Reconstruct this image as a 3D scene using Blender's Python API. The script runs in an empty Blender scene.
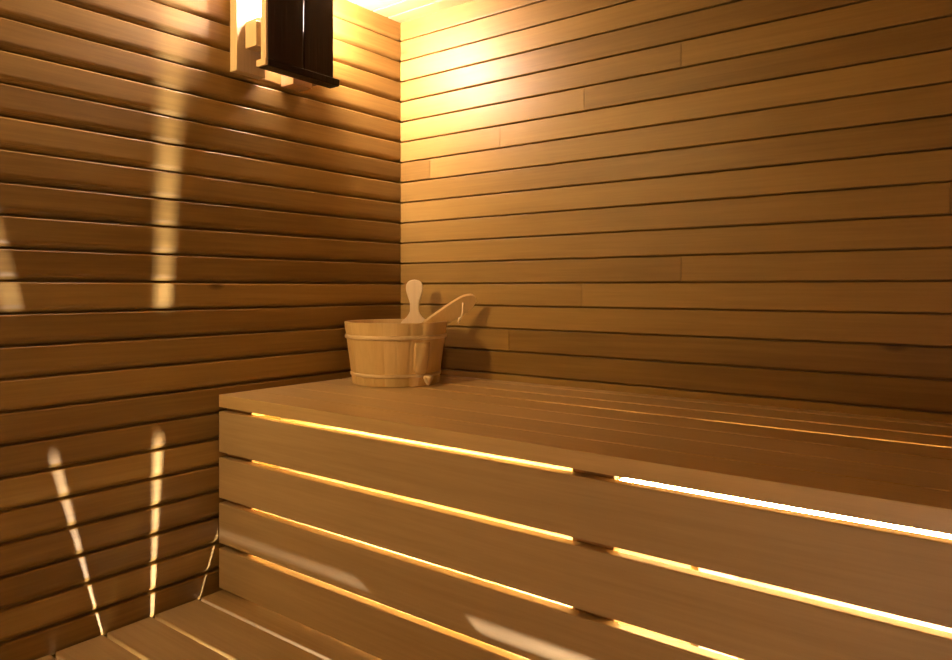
import bpy, bmesh, math, random
from mathutils import Vector, Matrix
random.seed(7)
C = bpy.context.scene.collection
ZE = 1.17            # eye height; the floor is z = 0, the far corner of the cabin is x = y = 0
RX, RY = 2.40, -2.15 # cabin: x 0..RX, y RY..0
CEIL = ZE + .8158
P = .062             # cladding pitch

# ------------------------------------------------------------------ materials
def wood(name, dark, light, axis='x', rough=.45, spec=.35, tonevar=.35, knots=True, bump=.12, coat=0.0):
    m = bpy.data.materials.new(name); m.use_nodes = True
    nt = m.node_tree; N = nt.nodes; L = nt.links; N.clear()
    out = N.new('ShaderNodeOutputMaterial'); b = N.new('ShaderNodeBsdfPrincipled')
    L.new(b.outputs[0], out.inputs[0])
    b.inputs['Roughness'].default_value = rough
    b.inputs['Specular IOR Level'].default_value = spec
    b.inputs['Coat Weight'].default_value = coat
    tc = N.new('ShaderNodeTexCoord'); at = N.new('ShaderNodeAttribute'); at.attribute_name = 'tone'
    # every board has its own stretch of grain
    off = N.new('ShaderNodeVectorMath'); off.operation = 'SCALE'; off.inputs['Scale'].default_value = 37.0
    comb = N.new('ShaderNodeCombineXYZ')
    for i in range(3): L.new(at.outputs['Fac'], comb.inputs[i])
    L.new(comb.outputs[0], off.inputs[0])
    add = N.new('ShaderNodeVectorMath'); add.operation = 'ADD'
    L.new(tc.outputs['Object'], add.inputs[0]); L.new(off.outputs[0], add.inputs[1])
    def mapped(long, cross):
        mp = N.new('ShaderNodeMapping'); s = [cross]*3; s['xyz'.index(axis)] = long
        mp.inputs['Scale'].default_value = s; L.new(add.outputs[0], mp.inputs[0]); return mp
    def noise(mp, scale, detail, rough_=.6, dist=0):
        n = N.new('ShaderNodeTexNoise'); n.inputs['Scale'].default_value = scale
        n.inputs['Detail'].default_value = detail; n.inputs['Roughness'].default_value = rough_
        n.inputs['Distortion'].default_value = dist; L.new(mp.outputs[0], n.inputs['Vector']); return n
    fine = noise(mapped(3, 90), 1.5, 6, .65, .3)
    fig = noise(mapped(.8, 14), 1.6, 3, .5, 1.2)
    blot = noise(mapped(1.6, 5), 1.2, 2, .5, .2)
    def math_(op, a, bb, clamp=False):
        n = N.new('ShaderNodeMath'); n.operation = op; n.use_clamp = clamp
        for i, v in enumerate((a, bb)):
            if isinstance(v, (int, float)): n.inputs[i].default_value = v
            else: L.new(v, n.inputs[i])
        return n.outputs[0]
    g = math_('MULTIPLY', fine.outputs['Fac'], .46)
    g = math_('ADD', g, math_('MULTIPLY', fig.outputs['Fac'], .34))
    g = math_('ADD', g, math_('MULTIPLY', blot.outputs['Fac'], .20))
    g = math_('ADD', g, math_('MULTIPLY', at.outputs['Fac'], tonevar))
    mr = N.new('ShaderNodeMapRange'); L.new(g, mr.inputs[0])
    mr.inputs['From Min'].default_value = .38; mr.inputs['From Max'].default_value = .64+tonevar
    mix = N.new('ShaderNodeMix'); mix.data_type = 'RGBA'
    L.new(mr.outputs[0], mix.inputs['Factor'])
    mix.inputs['A'].default_value = (*dark, 1); mix.inputs['B'].default_value = (*light, 1)
    col = mix.outputs['Result']
    if knots:
        v = N.new('ShaderNodeTexVoronoi'); v.inputs['Scale'].default_value = 1.0
        L.new(mapped(3.2, 7).outputs[0], v.inputs['Vector'])
        kr = N.new('ShaderNodeMapRange'); L.new(v.outputs['Distance'], kr.inputs[0])
        kr.inputs['From Min'].default_value = .035; kr.inputs['From Max'].default_value = .09
        kr.inputs['To Min'].default_value = .75; kr.inputs['To Max'].default_value = 0
        # only a few of the cells carry a knot
        sep = N.new('ShaderNodeSeparateColor'); L.new(v.outputs['Color'], sep.inputs[0])
        pick = math_('GREATER_THAN', sep.outputs[0], .72)
        k = math_('MULTIPLY', kr.outputs[0], pick)
        m2 = N.new('ShaderNodeMix'); m2.data_type = 'RGBA'; L.new(k, m2.inputs['Factor'])
        L.new(col, m2.inputs['A']); m2.inputs['B'].default_value = (dark[0]*.35, dark[1]*.28, dark[2]*.25, 1)
        col = m2.outputs['Result']
    L.new(col, b.inputs['Base Color'])
    bp = N.new('ShaderNodeBump'); bp.inputs['Strength'].default_value = bump; bp.inputs['Distance'].default_value = .002
    L.new(fine.outputs['Fac'], bp.inputs['Height']); L.new(bp.outputs[0], b.inputs['Normal'])
    rr = N.new('ShaderNodeMapRange'); L.new(fig.outputs['Fac'], rr.inputs[0])
    rr.inputs['To Min'].default_value = rough-.08; rr.inputs['To Max'].default_value = rough+.1
    L.new(rr.outputs[0], b.inputs['Roughness'])
    return m
def plain(name, col, rough=.5, metal=0, spec=.5):
    m = bpy.data.materials.new(name); m.use_nodes = True
    b = m.node_tree.nodes['Principled BSDF']; b.inputs['Base Color'].default_value = (*col, 1)
    b.inputs['Roughness'].default_value = rough; b.inputs['Metallic'].default_value = metal
    b.inputs['Specular IOR Level'].default_value = spec
    n = m.node_tree.nodes.new('ShaderNodeTexNoise'); n.inputs['Scale'].default_value = 60
    bp = m.node_tree.nodes.new('ShaderNodeBump'); bp.inputs['Strength'].default_value = .08
    m.node_tree.links.new(n.outputs[0], bp.inputs['Height']); m.node_tree.links.new(bp.outputs[0], b.inputs['Normal'])
    return m
def glow(name, col, strength):
    m = bpy.data.materials.new(name); m.use_nodes = True
    nt = m.node_tree; nt.nodes.clear(); o = nt.nodes.new('ShaderNodeOutputMaterial'); e = nt.nodes.new('ShaderNodeEmission')
    e.inputs[0].default_value = (*col, 1); e.inputs[1].default_value = strength; nt.links.new(e.outputs[0], o.inputs[0])
    return m
WALL_D, WALL_L = (.150, .080, .015), (.355, .218, .060)
BEN_D, BEN_L = (.33, .225, .105), (.47, .34, .18)
M = dict(
    wally=wood('cladding_wood_y', WALL_D, WALL_L, 'y', tonevar=.34),
    wallx=wood('cladding_wood_x', WALL_D, WALL_L, 'x', tonevar=.50),
    ceil=wood('ceiling_wood', (.34, .23, .105), (.50, .365, .19), 'x', tonevar=.3),
    bench=wood('bench_wood', BEN_D, BEN_L, 'x', rough=.40, tonevar=.15, bump=.06),
    seat_lit=wood('seat_wood_lit', (.44,.295,.125), (.62,.44,.21), 'x', rough=.34, spec=.6, tonevar=.15, bump=.06),  # bench wood made lighter and yellower, stands in for warm light from above
    board=wood('board_wood', BEN_D, BEN_L, 'x', rough=.38, tonevar=.15, bump=.05, spec=.4),
    beam=wood('beam_wood', (.33,.18,.08), (.50,.30,.14), 'z', tonevar=.2),
    beamy=wood('crossbeam_wood', (.33,.18,.08), (.50,.30,.14), 'y', tonevar=.2),
    bucket=wood('bucket_wood', (.54,.36,.15), (.70,.50,.24), 'z', rough=.42, tonevar=.25, knots=False, bump=.06),
    pale=wood('pale_wood', (.66,.51,.33), (.78,.63,.43), 'z', rough=.4, tonevar=.1, knots=False, bump=.04),
    hoop=wood('hoop_wood', (.58,.43,.23), (.74,.56,.34), 'x', rough=.35, tonevar=.1, knots=False, bump=.03),
    guard=wood('guard_wood', (.50,.36,.20), (.64,.48,.28), 'z', tonevar=.1, knots=False),
    dark=wood('dark_stained_wood', (.004,.0007,.0005), (.016,.0025,.0015), 'z', rough=.38, spec=.14, tonevar=.1, knots=False, bump=.5),
    cord=plain('leather_cord', (.85,.68,.45), .7),
    metal=plain('brushed_metal', (.5,.5,.5), .3, 1),
    black=plain('black_plastic', (.02,.02,.02), .4),
    absorber=plain('absorber_glass', (.012,.010,.009), .08),
    floor=plain('stone_floor', (.09,.075,.065), .55),
    lamp=glow('lamp_glass_glow', (1.0, .74, .60), 820.0),
    lamp2=glow('lamp_glass_glow_bright', (1.0, .68, .28), 1000.0),
    led=glow('led_glow', (1.0, .70, .26), 150.0),
    led_left=glow('led_glow_left', (1.0, .70, .25), 200.0),
    step=glow('fill_light_glow', (1.0, .74, .47), 170.0),  # glow of the added fill light
    led_low=glow('led_glow_low', (1.0, .72, .30), 30.0),
    spot=glow('spot_lens_glow', (1.0, .8, .6), 3.0),
)
# ------------------------------------------------------------------ helpers
def new_bm():
    bm = bmesh.new(); bm.faces.layers.float.new('tone'); return bm
def build(name, bm, m, parent=None, smooth=False, bevel=0, loc=None):
    bmesh.ops.recalc_face_normals(bm, faces=bm.faces)
    me = bpy.data.meshes.new(name); bm.to_mesh(me); bm.free()
    me.materials.append(m)
    if smooth:
        for f in me.polygons: f.use_smooth = True
    o = bpy.data.objects.new(name, me); C.objects.link(o)
    if parent: o.parent = parent
    if loc: o.location = loc
    if bevel:
        md = o.modifiers.new('bevel', 'BEVEL'); md.width = bevel; md.segments = 3; md.limit_method = 'ANGLE'
    return o
def box(bm, x0, x1, y0, y1, z0, z1, tone=None):
    t = random.random() if tone is None else tone
    lay = bm.faces.layers.float['tone']
    v = [bm.verts.new(c) for c in ((x0,y0,z0),(x1,y0,z0),(x1,y1,z0),(x0,y1,z0),(x0,y0,z1),(x1,y0,z1),(x1,y1,z1),(x0,y1,z1))]
    for q in ((0,3,2,1),(4,5,6,7),(0,1,5,4),(1,2,6,5),(2,3,7,6),(3,0,4,7)):
        f = bm.faces.new([v[i] for i in q]); f[lay] = t
def extrude(bm, pts, a, b, put, tone):
    """closed profile pts, run from a to b along the board; put(s, u, w) gives the point"""
    lay = bm.faces.layers.float['tone']
    A = [bm.verts.new(put(a, *q)) for q in pts]; B = [bm.verts.new(put(b, *q)) for q in pts]
    n = len(pts)
    for i in range(n):
        j = (i+1) % n
        f = bm.faces.new((A[i], A[j], B[j], B[i])); f[lay] = tone
    for e in (A, B[::-1]):
        f = bm.faces.new(e); f[lay] = tone
def lathe(bm, prof, cx=0, cy=0, n=96, tones=None, groove=0, every=6, close=True):
    lay = bm.faces.layers.float['tone']; rings = []
    for (r, z) in prof:
        ring = []
        for i in range(n):
            a = 2*math.pi*i/n; rr = r
            if groove and i % every == 0: rr -= groove
            ring.append(bm.verts.new((cx+rr*math.cos(a), cy+rr*math.sin(a), z)))
        rings.append(ring)
    m = len(prof)
    for k in range(m if close else m-1):
        r0, r1 = rings[k], rings[(k+1) % m]
        for i in range(n):
            j = (i+1) % n
            f = bm.faces.new((r0[i], r0[j], r1[j], r1[i])); f[lay] = tones[(i//every) % len(tones)] if tones else .5
def tube(bm, pts, r, n=10):
    lay = bm.faces.layers.float['tone']; rings = []
    for i, p in enumerate(pts):
        d = (Vector(pts[min(i+1, len(pts)-1)])-Vector(pts[max(i-1, 0)])).normalized()
        u = d.orthogonal().normalized(); w = d.cross(u)
        rings.append([bm.verts.new(Vector(p)+r*(math.cos(2*math.pi*k/n)*u+math.sin(2*math.pi*k/n)*w)) for k in range(n)])
    for a, b in zip(rings, rings[1:]):
        for i in range(n):
            f = bm.faces.new((a[i], a[(i+1)%n], b[(i+1)%n], b[i])); f[lay] = .5
    for e in (rings[0][::-1], rings[-1]): bm.faces.new(e)
def empty(name, loc, label, cat, group=None):
    o = bpy.data.objects.new(name, None); C.objects.link(o); o.location = loc; o.empty_display_size = .1
    o['label'] = label; o['category'] = cat
    if group: o['group'] = group
    return o
def tag(o, label, cat, group=None):
    o['label'] = label; o['category'] = cat
    if group: o['group'] = group
    return o
def struct(o): o['kind'] = 'structure'; return o

# ------------------------------------------------------------------ cladding
GAP = .0045
PROF = [(GAP,-.015),(GAP,-.0098),(GAP+.0032,-.0052),(GAP+.0062,-.0024),(GAP+.0095,-.0009),(GAP+.0130,-.0002),(GAP+.0155,0),
        (P-.0024,0),(P-.0006,-.0013),(P,-.0026),(P,-.015)]
PROFB = [(.0038,-.012),(.0038,-.0018),(.0046,-.0006),(.0062,0),(.010,0),
        (P-.0014,0),(P-.0004,-.0005),(P,-.0016),(P,-.012)]
def cladding(bm, put, length0, length1, z_first, z0, z1, joints, prof=PROF):
    """boards stacked in z; joints = {board index: [positions]}"""
    k = -int((z_first - z0)//P) - 1
    while True:
        zb = z_first + k*P
        if zb > z1: break
        cuts = [length0] + sorted(joints.get(k, [])) + [length1]
        for a, b in zip(cuts, cuts[1:]):
            t = random.random()
            pts = [(min(max(zb+u, z0), z1), w) for u, w in prof]
            if pts[-1][0]-pts[0][0] < .004: continue
            extrude(bm, pts, a+(.0006 if a != length0 else 0), b-(.0006 if b != length1 else 0), put, t)
        k += 1
ZT = ZE + .0135      # a top edge of a board just above eye height
TOP = CEIL
# left wall, boards run along y
bm = new_bm()
jl = {12: [-1.105], 3: [-1.9], 6: [-1.6], -4: [-1.75], 1: [-1.45]}
cladding(bm, lambda s, u, w: (w, s, u), RY, -.0005, ZT, 0.0, TOP, jl)
box(bm, -.07, -.015, RY-.07, .07, 0, CEIL+.07, .3)
struct(build('wall_left', bm, M['wally']))
# back wall, boards run along x
def zi(zrel): return int(math.floor((zrel-.0135)/P))
jb = {zi(.418): [.3754], zi(.3679): [.1201], zi(.4853): [.6365], zi(.548): [.8899], zi(.0555): [.8899],
      zi(-.02): [.6307], zi(.18): [1.4098], zi(.30): [1.95], zi(-.08): [1.8], zi(.25): [2.1], zi(-.14): [.405], zi(.66): [1.7]}
bm = new_bm()
cladding(bm, lambda s, u, w: (s, -w, u), .0005, RX, ZT, 0.0, TOP, jb, PROFB)
box(bm, .0005, RX+.07, .012, .07, 0, CEIL+.07, .3)
struct(build('wall_back', bm, M['wallx']))
bm = new_bm()
cladding(bm, lambda s, u, w: (RX-w, s, u), RY, -.0005, ZT, 0.0, TOP, {4: [-1.0], 9: [-.7]})
box(bm, RX+.015, RX+.07, RY-.07, 0, 0, CEIL+.07, .3)
struct(build('wall_right', bm, M['wally']))
# front wall with a doorway
DX0, DX1, DH = .85, 2.15, 1.93
bm = new_bm()
def putf(s, u, w): return (s, RY+w, u)
cladding(bm, putf, 0, DX0, ZT, 0.0, TOP, {})
cladding(bm, putf, DX1, RX, ZT, 0.0, TOP, {})
box(bm, 0, DX0, RY-.07, RY-.015, 0, CEIL, .3); box(bm, DX1, RX, RY-.07, RY-.015, 0, CEIL, .3)
box(bm, DX0, DX1, RY-.07, RY, DH, CEIL, .4)
struct(build('wall_front', bm, M['wallx']))
bm = new_bm(); box(bm, DX0+.005, DX1-.005, RY-.05, RY-.02, .01, DH-.01, .5)  # unseen door, made wide and near black to soak up bounced light
door = struct(build('door_1', bm, M['absorber'], bevel=.003))
bm = new_bm(); tube(bm, [(DX0+.09, RY-.018, .95), (DX0+.09, RY+.04, .95), (DX0+.09, RY+.04, 1.15), (DX0+.09, RY-.018, 1.15)], .009)
build('door_handle', bm, M['beam'], door, smooth=True)
# ceiling, boards run along x
bm = new_bm()
yy = 0.007
k = 0
while yy > RY:
    y1 = yy - P
    pts = [(yy-u, w) for u, w in PROFB]
    pts = [(min(max(a, RY), -.0), w) for a, w in pts]
    if abs(pts[-1][0]-pts[0][0]) > .004:
        extrude(bm, pts, 0, RX, lambda s, u, w: (s, u, CEIL-w), random.random())
    yy = y1; k += 1
box(bm, 0, RX, RY, 0, CEIL+.012, CEIL+.07, .3)
struct(build('ceiling', bm, M['ceil']))
bm = new_bm(); box(bm, -.07, RX+.07, RY-.07, .07, -.06, 0, .5)
struct(build('floor', bm, M['floor']))

# ------------------------------------------------------------------ upper bench
YF = -.626
BX0, BX1 = .003, RX-.003
ub = empty('upper_bench', (0, 0, 0), 'high slatted wooden sauna bench with boarded glowing front, standing along the back wall', 'bench')
top = ZE-.2505
seams = [-.0455, -.147, -.2465, -.3435, -.4425, -.5400]
gw = .0040
edges = [-.004] + seams + [YF]
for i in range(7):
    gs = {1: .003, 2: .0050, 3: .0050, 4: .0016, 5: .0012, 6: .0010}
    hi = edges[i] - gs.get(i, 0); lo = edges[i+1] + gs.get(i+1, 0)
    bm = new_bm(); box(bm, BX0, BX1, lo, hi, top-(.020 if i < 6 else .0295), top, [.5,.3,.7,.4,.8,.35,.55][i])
    build('seat_slat', bm, M['seat_lit'], ub, bevel=.0008 if i < 6 else .0015)
fb = [(-.2900, -.3870), (-.3990, -.4955), (-.5070, -.6030), (-.6145, -.7090)]
for i, (a, b) in enumerate(fb):
    bm = new_bm(); box(bm, BX0, BX1, YF, YF+.021, ZE+b, ZE+a, [.35,.6,.45,.55][i])
    build('front_board', bm, M['board'], ub, bevel=.0022)
for x0, x1 in ((.004, .104), (.949, 1.023), (2.0, 2.075)):
    bm = new_bm(); box(bm, x0, x1, YF+.0215, YF+.039, 0, top-.0300, .2)
    build('support_post', bm, M['beam'], ub, bevel=.002)
    bm = new_bm(); box(bm, x0, x1, YF+.0395, -.006, top-.046, top-.0205, .2)
    build('crossbeam', bm, M['beamy'], ub, bevel=.002)
    bm = new_bm(); box(bm, x0, x1, -.050, -.006, 0, top-.0465, .2)
    build('support_post', bm, M['beam'], ub, bevel=.002)
# added reflector panel in the left half, bounces the hidden strip's light into the gaps
bm = new_bm(); box(bm, .004, .930, -.452, -.438, ZE-.740, ZE-.2985, .6)
build('glow_reflector', bm, M['bench'], ub, bevel=.002)
# led strips under the upper bench
def led(x0, x1, y, z, m, label):
    t = empty('led_strip', (x0, y, z), label, 'led strip')
    bm = new_bm(); box(bm, 0, x1-x0, -.010, .010, -.017, -.0095, .5); build('mounting_rail', bm, M['metal'], t)
    bm = new_bm(); box(bm, 0, x1-x0, -.003, .004, -.009, .009, .5); build('light_strip', bm, m, t)
    return t
led(.76, 1.985, -.26, ZE-.3875, M['led'], 'bright warm led strip glowing behind the right half of the upper bench front')
led(.12, .89, -.592, ZE-.345, M['led_left'], 'dimmer warm led strip behind the left half of the upper bench front')

led(.12, .93, -.590, ZE-.655, M['led'], 'warm led strip glowing low behind the bottom front board, left half')
led(1.04, 1.985, -.590, ZE-.655, M['led'], 'warm led strip glowing low behind the bottom front board, right half')
# ------------------------------------------------------------------ lower bench
lz = ZE-.716
lb = empty('lower_bench', (0, -.6, 0), 'low slatted wooden step bench in front of the boarded upper bench', 'bench')
lb_parts = []
lsl = [(-.600, -.6725), (-.6815, -.7835), (-.7925, -.8870), (-.8960, -.9870), (-.9960, -1.090), (-1.099, -1.20)]
for i, (a, b) in enumerate(lsl):
    bm = new_bm(); box(bm, BX0, BX1, b+.6, a+.6-(.006 if i == 0 else 0), lz-.026, lz, [.5,.7,.4,.6,.5,.4][i])
    build('seat_slat', bm, M['bench'], lb, bevel=.0025)
for x0, x1 in ((.905, 1.000), (2.1, 2.2)):
    bm = new_bm(); box(bm, x0, x1, -.59, -.01, lz-.075, lz-.0265, .3)
    build('crossbeam', bm, M['beamy'], lb, bevel=.002)
    for y in (-.57,):
        bm = new_bm(); box(bm, x0+.03, x0+.08, y, y+.045, 0, lz-.0755, .3)
        build('leg', bm, M['beam'], lb, bevel=.002)

led(.07, .88, -.811, lz-.075, M['led_low'], 'faint warm led strip under the second slat of the low bench')
led(.07, .88, -.908, lz-.075, M['led_low'], 'faint warm led strip under the third slat of the low bench')
# floor spotlight under the lower bench
sp = empty('floor_spotlight', (1.50, -.802, 0), 'small round metal floor spotlight shining up under the lower bench', 'spotlight')
bm = new_bm(); lathe(bm, [(.0, 0), (.045, 0), (.045, .006), (.030, .012), (.030, .055), (.026, .058), (.0, .058)], n=32, close=False)
build('housing', bm, M['metal'], sp)
bm = new_bm(); lathe(bm, [(.0, .0583), (.022, .0583), (.020, .061), (.0, .062)], n=32, close=False)
build('lens', bm, M['spot'], sp)

# ------------------------------------------------------------------ corner lamp and its wooden guard
def corner_lamp(yc, d, glabel, llabel, lm='lamp'):
    """glowing box behind a wooden guard; yc is the middle, d = 1 puts the boards' open side towards -y"""
    lg = empty('lamp_guard', (0, yc, ZE), glabel, 'lamp guard')
    def gpart(name, x0, x1, y0, y1, z0, z1, m, bev=.0012):
        ya, yb = sorted((d*(y0+.465), d*(y1+.465)))
        bm = new_bm(); box(bm, x0, x1, ya, yb, z0, z1); return build(name, bm, m, lg, bevel=bev)
    gpart('back_board', .001, .028, -.594, -.512, .523, .800, M['guard'])
    gpart('back_board', .001, .022, -.375, -.340, .545, .800, M['guard'])
    gpart('spacer_block', .0405, .0835, -.579, -.545, .575, .634, M['guard'])
    gpart('spacer_block', .001, .050, -.445, -.385, .520, .556, M['beam'])
    gpart('side_strip', .0835, .1035, -.5665, -.5605, .541, .800, M['guard'])
    gpart('shield_board', .0835, .105, -.5600, -.4570, .541, .800, M['dark'], .002)
    gpart('shield_board', .0835, .105, -.4540, -.3600, .541, .800, M['dark'], .002)
    gpart('bottom_rail', .0805, .118, -.570, -.3500, .523, .5405, M['dark'], .002)
    o = gpart('rail_end', .0805, .116, -.5770, -.5702, .524, .5400, M['guard'])
    o['label'] = 'pale raw wooden rail end'
    wl = empty('wall_lamp', (0.0, yc+.025*d, ZE), llabel, 'lamp')
    bm = new_bm(); box(bm, .001, .018, -.062, .062, .652, .800, .5); build('base_plate', bm, M['black'], wl)
    bm = new_bm(); box(bm, .0270, .0800, -.128, .090, .636, .6465, .5); build('base_tray', bm, M['guard'], wl)
    bm = new_bm(); box(bm, .0185, .074, -.075, .055, .648, .795, .5); build('glass_shade', bm, M[lm], wl, bevel=.012)
corner_lamp(-.465, 1, 'wooden lamp guard with two dark stained boards, high on the left wall', 'glowing warm sauna lamp behind the dark boards near the far corner')
corner_lamp(-1.93, -1, 'matching wooden lamp guard by the front corner behind the viewer', 'glowing warm sauna lamp by the front corner behind the viewer', 'lamp2')

# added fill light low on the front wall behind the camera, brightens the front boards
st = empty('fill_light', (2.28, RY, .72), 'added unseen round fill light low beside the dark door behind the viewer', 'lamp')
bm = new_bm(); tube(bm, [(0, .001, 0), (0, .014, 0)], .042, 32); build('mounting_plate', bm, M['metal'], st)
bm = new_bm(); tube(bm, [(0, .0145, 0), (0, .036, 0)], .034, 32); build('fill_lens', bm, M['step'], st, bevel=.004)

# ------------------------------------------------------------------ bucket
BC = (.1755, -.202, top)
bk = empty('sauna_bucket', BC, 'round wooden stave bucket with upright handle, standing on the upper bench by the corner', 'bucket')
bk.rotation_euler.z = 0
rb, rt, H = .115, .1375, .164
def rad(z): return rb+(rt-rb)*z/H
tones = [random.random() for _ in range(24)]
bm = new_bm()
prof = [(rad(.002), .001), (rad(.004)+.001, .004), (rad(.05), .05), (rad(.10), .10), (rad(H-.002), H-.002), (rad(H)-.001, H), (rad(H)-.010, H), (rad(H)-.011, H-.002), (rad(.03)-.011, .03), (rad(.001)-.011, .001)]
lathe(bm, prof, n=144, tones=tones, groove=.0007, every=6)
build('stave_wall', bm, M['bucket'], bk)
bm = new_bm(); lathe(bm, [(0, .018), (rad(.02)-.0115, .018), (rad(.02)-.0115, .029), (0, .029)], n=64, close=False)
build('bucket_base', bm, M['bucket'], bk)
for zc, wd, ex in ((.126, .011, .0042), (.028, .010, .003)):
    pr = [(rad(zc-wd/2)-.0005, zc-wd/2), (rad(zc)+ex*.7, zc-wd*.42), (rad(zc)+ex, zc-wd*.1), (rad(zc)+ex, zc+wd*.15), (rad(zc)+ex*.7, zc+wd*.42), (rad(zc+wd/2)-.0005, zc+wd/2)]
    bm = new_bm(); lathe(bm, pr, n=96); build('hoop', bm, M['hoop'], bk, smooth=True)
# upright handle: a rear stave carried up above the rim as a rounded paddle
RV = Vector((.793, .609, 0)); FV = Vector((-.609, .793, 0))
def flat_part(name, outline, origin, udir, vdir, thick, m, parent, bev=.0025, tone=.6, hole=None):
    bm = new_bm(); lay = bm.faces.layers.float['tone']
    n = udir.cross(vdir).normalized()
    A = [bm.verts.new(origin+u*udir+v*vdir-n*thick/2) for u, v in outline]
    B = [bm.verts.new(origin+u*udir+v*vdir+n*thick/2) for u, v in outline]
    for i in range(len(outline)):
        j = (i+1) % len(outline); f = bm.faces.new((A[i], A[j], B[j], B[i])); f[lay] = tone
    for e in (A[::-1], B): f = bm.faces.new(e); f[lay] = tone
    return build(name, bm, m, parent, bevel=bev)
def spline(keys, n=10):
    out = []
    for i in range(len(keys)-1):
        p0 = keys[max(i-1, 0)]; p1 = keys[i]; p2 = keys[i+1]; p3 = keys[min(i+2, len(keys)-1)]
        for k in range(n):
            t = k/n
            out.append(tuple(.5*((2*b)+(-a+c)*t+(2*a-5*b+4*c-d)*t*t+(-a+3*b-3*c+d)*t**3) for a, b, c, d in zip(p0, p1, p2, p3)))
    out.append(keys[-1]); return out
right = spline([(.040, -.045), (.040, -.014), (.034, -.004), (.0205, .009), (.0135, .022), (.0125, .036), (.0140, .050), (.0205, .070), (.0240, .086), (.0225, .100), (.0140, .110), (.0001, .1135)], 5)
outl = right + [(-u, v) for u, v in right[::-1]][1:]
# rear side of the rim, seen from the camera
hp = FV*.112 + RV*.040
flat_part('handle_stave', outl, Vector((hp.x, hp.y, H)), Vector((.793, .609, 0)), Vector((0, 0, 1)), .010, M['pale'], bk, .003)
# pale stave with a pointed peg on the side facing the room
th = math.atan2(-FV.y, -FV.x) + math.radians(38)
rd = Vector((math.cos(th), math.sin(th), 0)); td = Vector((-rd.y, rd.x, 0))
bm = new_bm(); lay = bm.faces.layers.float['tone']
zs = [.030+.0022, .045, .07, .095, .114]
wds = [.013, .021, .0235, .024, .024]
g = []
for z, w in zip(zs, wds):
    row = []
    for k in range(9):
        a = (k/8*2-1)
        ang = a*w/rad(z)
        r = rad(z)+.0002+.0022*(1-a**4)
        d = Matrix.Rotation(ang, 3, 'Z') @ rd
        row.append(bm.verts.new((d.x*r, d.y*r, z)))
    for k in range(9):
        a = (k/8*2-1); ang = a*w/rad(z); d = Matrix.Rotation(ang, 3, 'Z') @ rd; r = rad(z)-.0012
        row.append(bm.verts.new((d.x*r, d.y*r, z)))
    g.append(row)
for r0, r1 in zip(g, g[1:]):
    ring0 = r0[:9]+r0[9:][::-1]; ring1 = r1[:9]+r1[9:][::-1]
    for i in range(18):
        j = (i+1) % 18; bm.faces.new((ring0[i], ring0[j], ring1[j], ring1[i]))
for r in (g[0], g[-1]): bm.faces.new(r[:9]+r[9:][::-1])
for f in bm.faces: f[lay] = 1.0
build('side_stave', bm, M['bucket'], bk, smooth=True)
bm = new_bm(); lathe(bm, [(.0001, .0012), (.0034, .0035), (.0100, .0125), (.0135, .0215), (.0125, .0265), (.007, .0285), (.0001, .0287)], n=24, close=False)
pe = build('pointed_peg', bm, M['pale'], bk, smooth=True, loc=tuple(Matrix.Rotation(math.radians(9), 3, 'Z') @ rd*(rad(.02)+.009)))
pe['label'] = 'pale pointed wooden peg'

# ------------------------------------------------------------------ ladle standing in the bucket
tip = Vector((.334, -.058, ZE-.021))
foot = Vector((.136, -.208, ZE-.178))
ax = (tip-foot); Ln = ax.length; ax.normalize()
ld = empty('sauna_ladle', foot, 'pale wooden ladle with cord loop leaning out of the bucket towards the back wall', 'ladle')
view = Vector((-.609, .793, -.02))
side = ax.cross(view).normalized()            # across the broad face, pointing up
if side.z < 0: side = -side
roll = Matrix.Rotation(math.radians(24), 3, ax)
if (roll @ side).dot(view) > 0: roll = roll.transposed()
side = roll @ side                             # the broad face leans a little downwards
w0 = .0125
up = spline([(0, .013), (Ln*.35, .016), (Ln*.60, .0215), (Ln*.80, .0235), (Ln*.91, .0215), (Ln*.98, .012), (Ln, .0)], 6)
outl = up + [(u, -v) for u, v in up[::-1]][1:]
flat_part('ladle_handle', outl, Vector((0, 0, 0)), ax, side, .014, M['bucket'], ld, .002, .5)
bm = new_bm(); lathe(bm, [(.001, -.046), (.026, -.045), (.036, -.030), (.040, -.006), (.036, -.006), (.032, -.028), (.024, -.040), (.001, -.041)], n=40, close=False)
build('ladle_bowl', bm, M['pale'], ld, smooth=True, loc=(-.008, -.012, -.005+.020))
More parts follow.
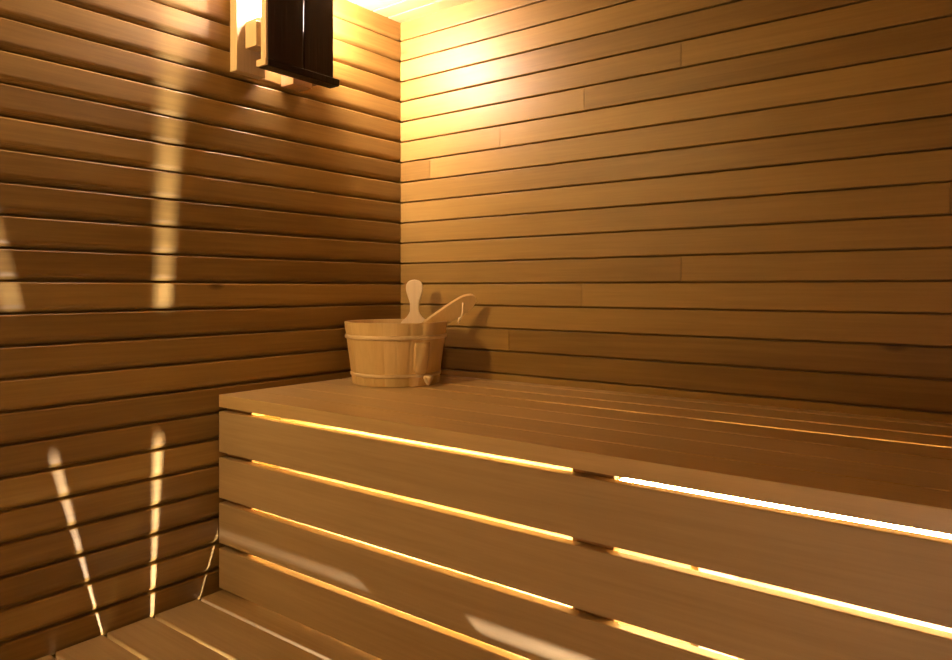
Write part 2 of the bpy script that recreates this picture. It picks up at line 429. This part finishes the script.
# cord through the hole near the tip
nrm = side.cross(ax).normalized()
if nrm.dot(Vector((.609, -.793, 0))) < 0: nrm = -nrm
hc = ax*(Ln*.87) + nrm*.010 + side*.006
bm = new_bm()
cd_ = Vector((.609, -.793, 0))
pts = [hc - nrm*.016, hc, hc+cd_*.004+Vector((0, 0, -.006)), hc+cd_*.004+RV*(-.001)+Vector((0, 0, -.022)), hc+cd_*.004+RV*(-.004)+Vector((0, 0, -.033)),
       hc+cd_*.004+RV*(-.010)+Vector((0, 0, -.042)), hc+cd_*.004+RV*(-.012)+Vector((0, 0, -.053))]
tube(bm, [tuple(p) for p in spline([tuple(p) for p in pts], 5)], .0021)
build('cord_loop', bm, M['cord'], ld, smooth=True)
bm = new_bm(); bmesh.ops.create_uvsphere(bm, u_segments=12, v_segments=8, radius=.0042)
build('cord_knot', bm, M['cord'], ld, smooth=True, loc=tuple(hc+cd_*.004+RV*(-.009)+Vector((0, 0, -.040))))

# ------------------------------------------------------------------ light
ls = bpy.data.lights.new('spot_light', 'POINT'); ls.energy = 580; ls.color = (1.0, .89, .84); ls.shadow_soft_size = .010
lo = bpy.data.objects.new('spot_light', ls); lo.location = (1.50, -.802, lz-.38); C.objects.link(lo)
w = bpy.data.worlds.new('world'); bpy.context.scene.world = w; w.use_nodes = True
w.node_tree.nodes['Background'].inputs[0].default_value = (.02, .015, .01, 1)

# ------------------------------------------------------------------ camera
cd = bpy.data.cameras.new('camera'); cam = bpy.data.objects.new('camera', cd); C.objects.link(cam)
cam.location = (1.5225, -1.6016, ZE); cam.rotation_euler = (math.pi/2, 0, math.radians(37.53))
cd.sensor_width = 36; cd.lens = 27.076; cd.shift_y = -41/952; cd.clip_start = .02
sc = bpy.context.scene; sc.camera = cam
sc.view_settings.view_transform = 'Standard'; sc.view_settings.look = 'None'
sc.view_settings.gamma = 1; sc.view_settings.exposure = .15; sc.view_settings.use_curve_mapping = False
try:
    sc.cycles.use_denoising = True; sc.cycles.max_bounces = 8; sc.cycles.diffuse_bounces = 5
    sc.cycles.use_light_tree = True
except Exception: pass
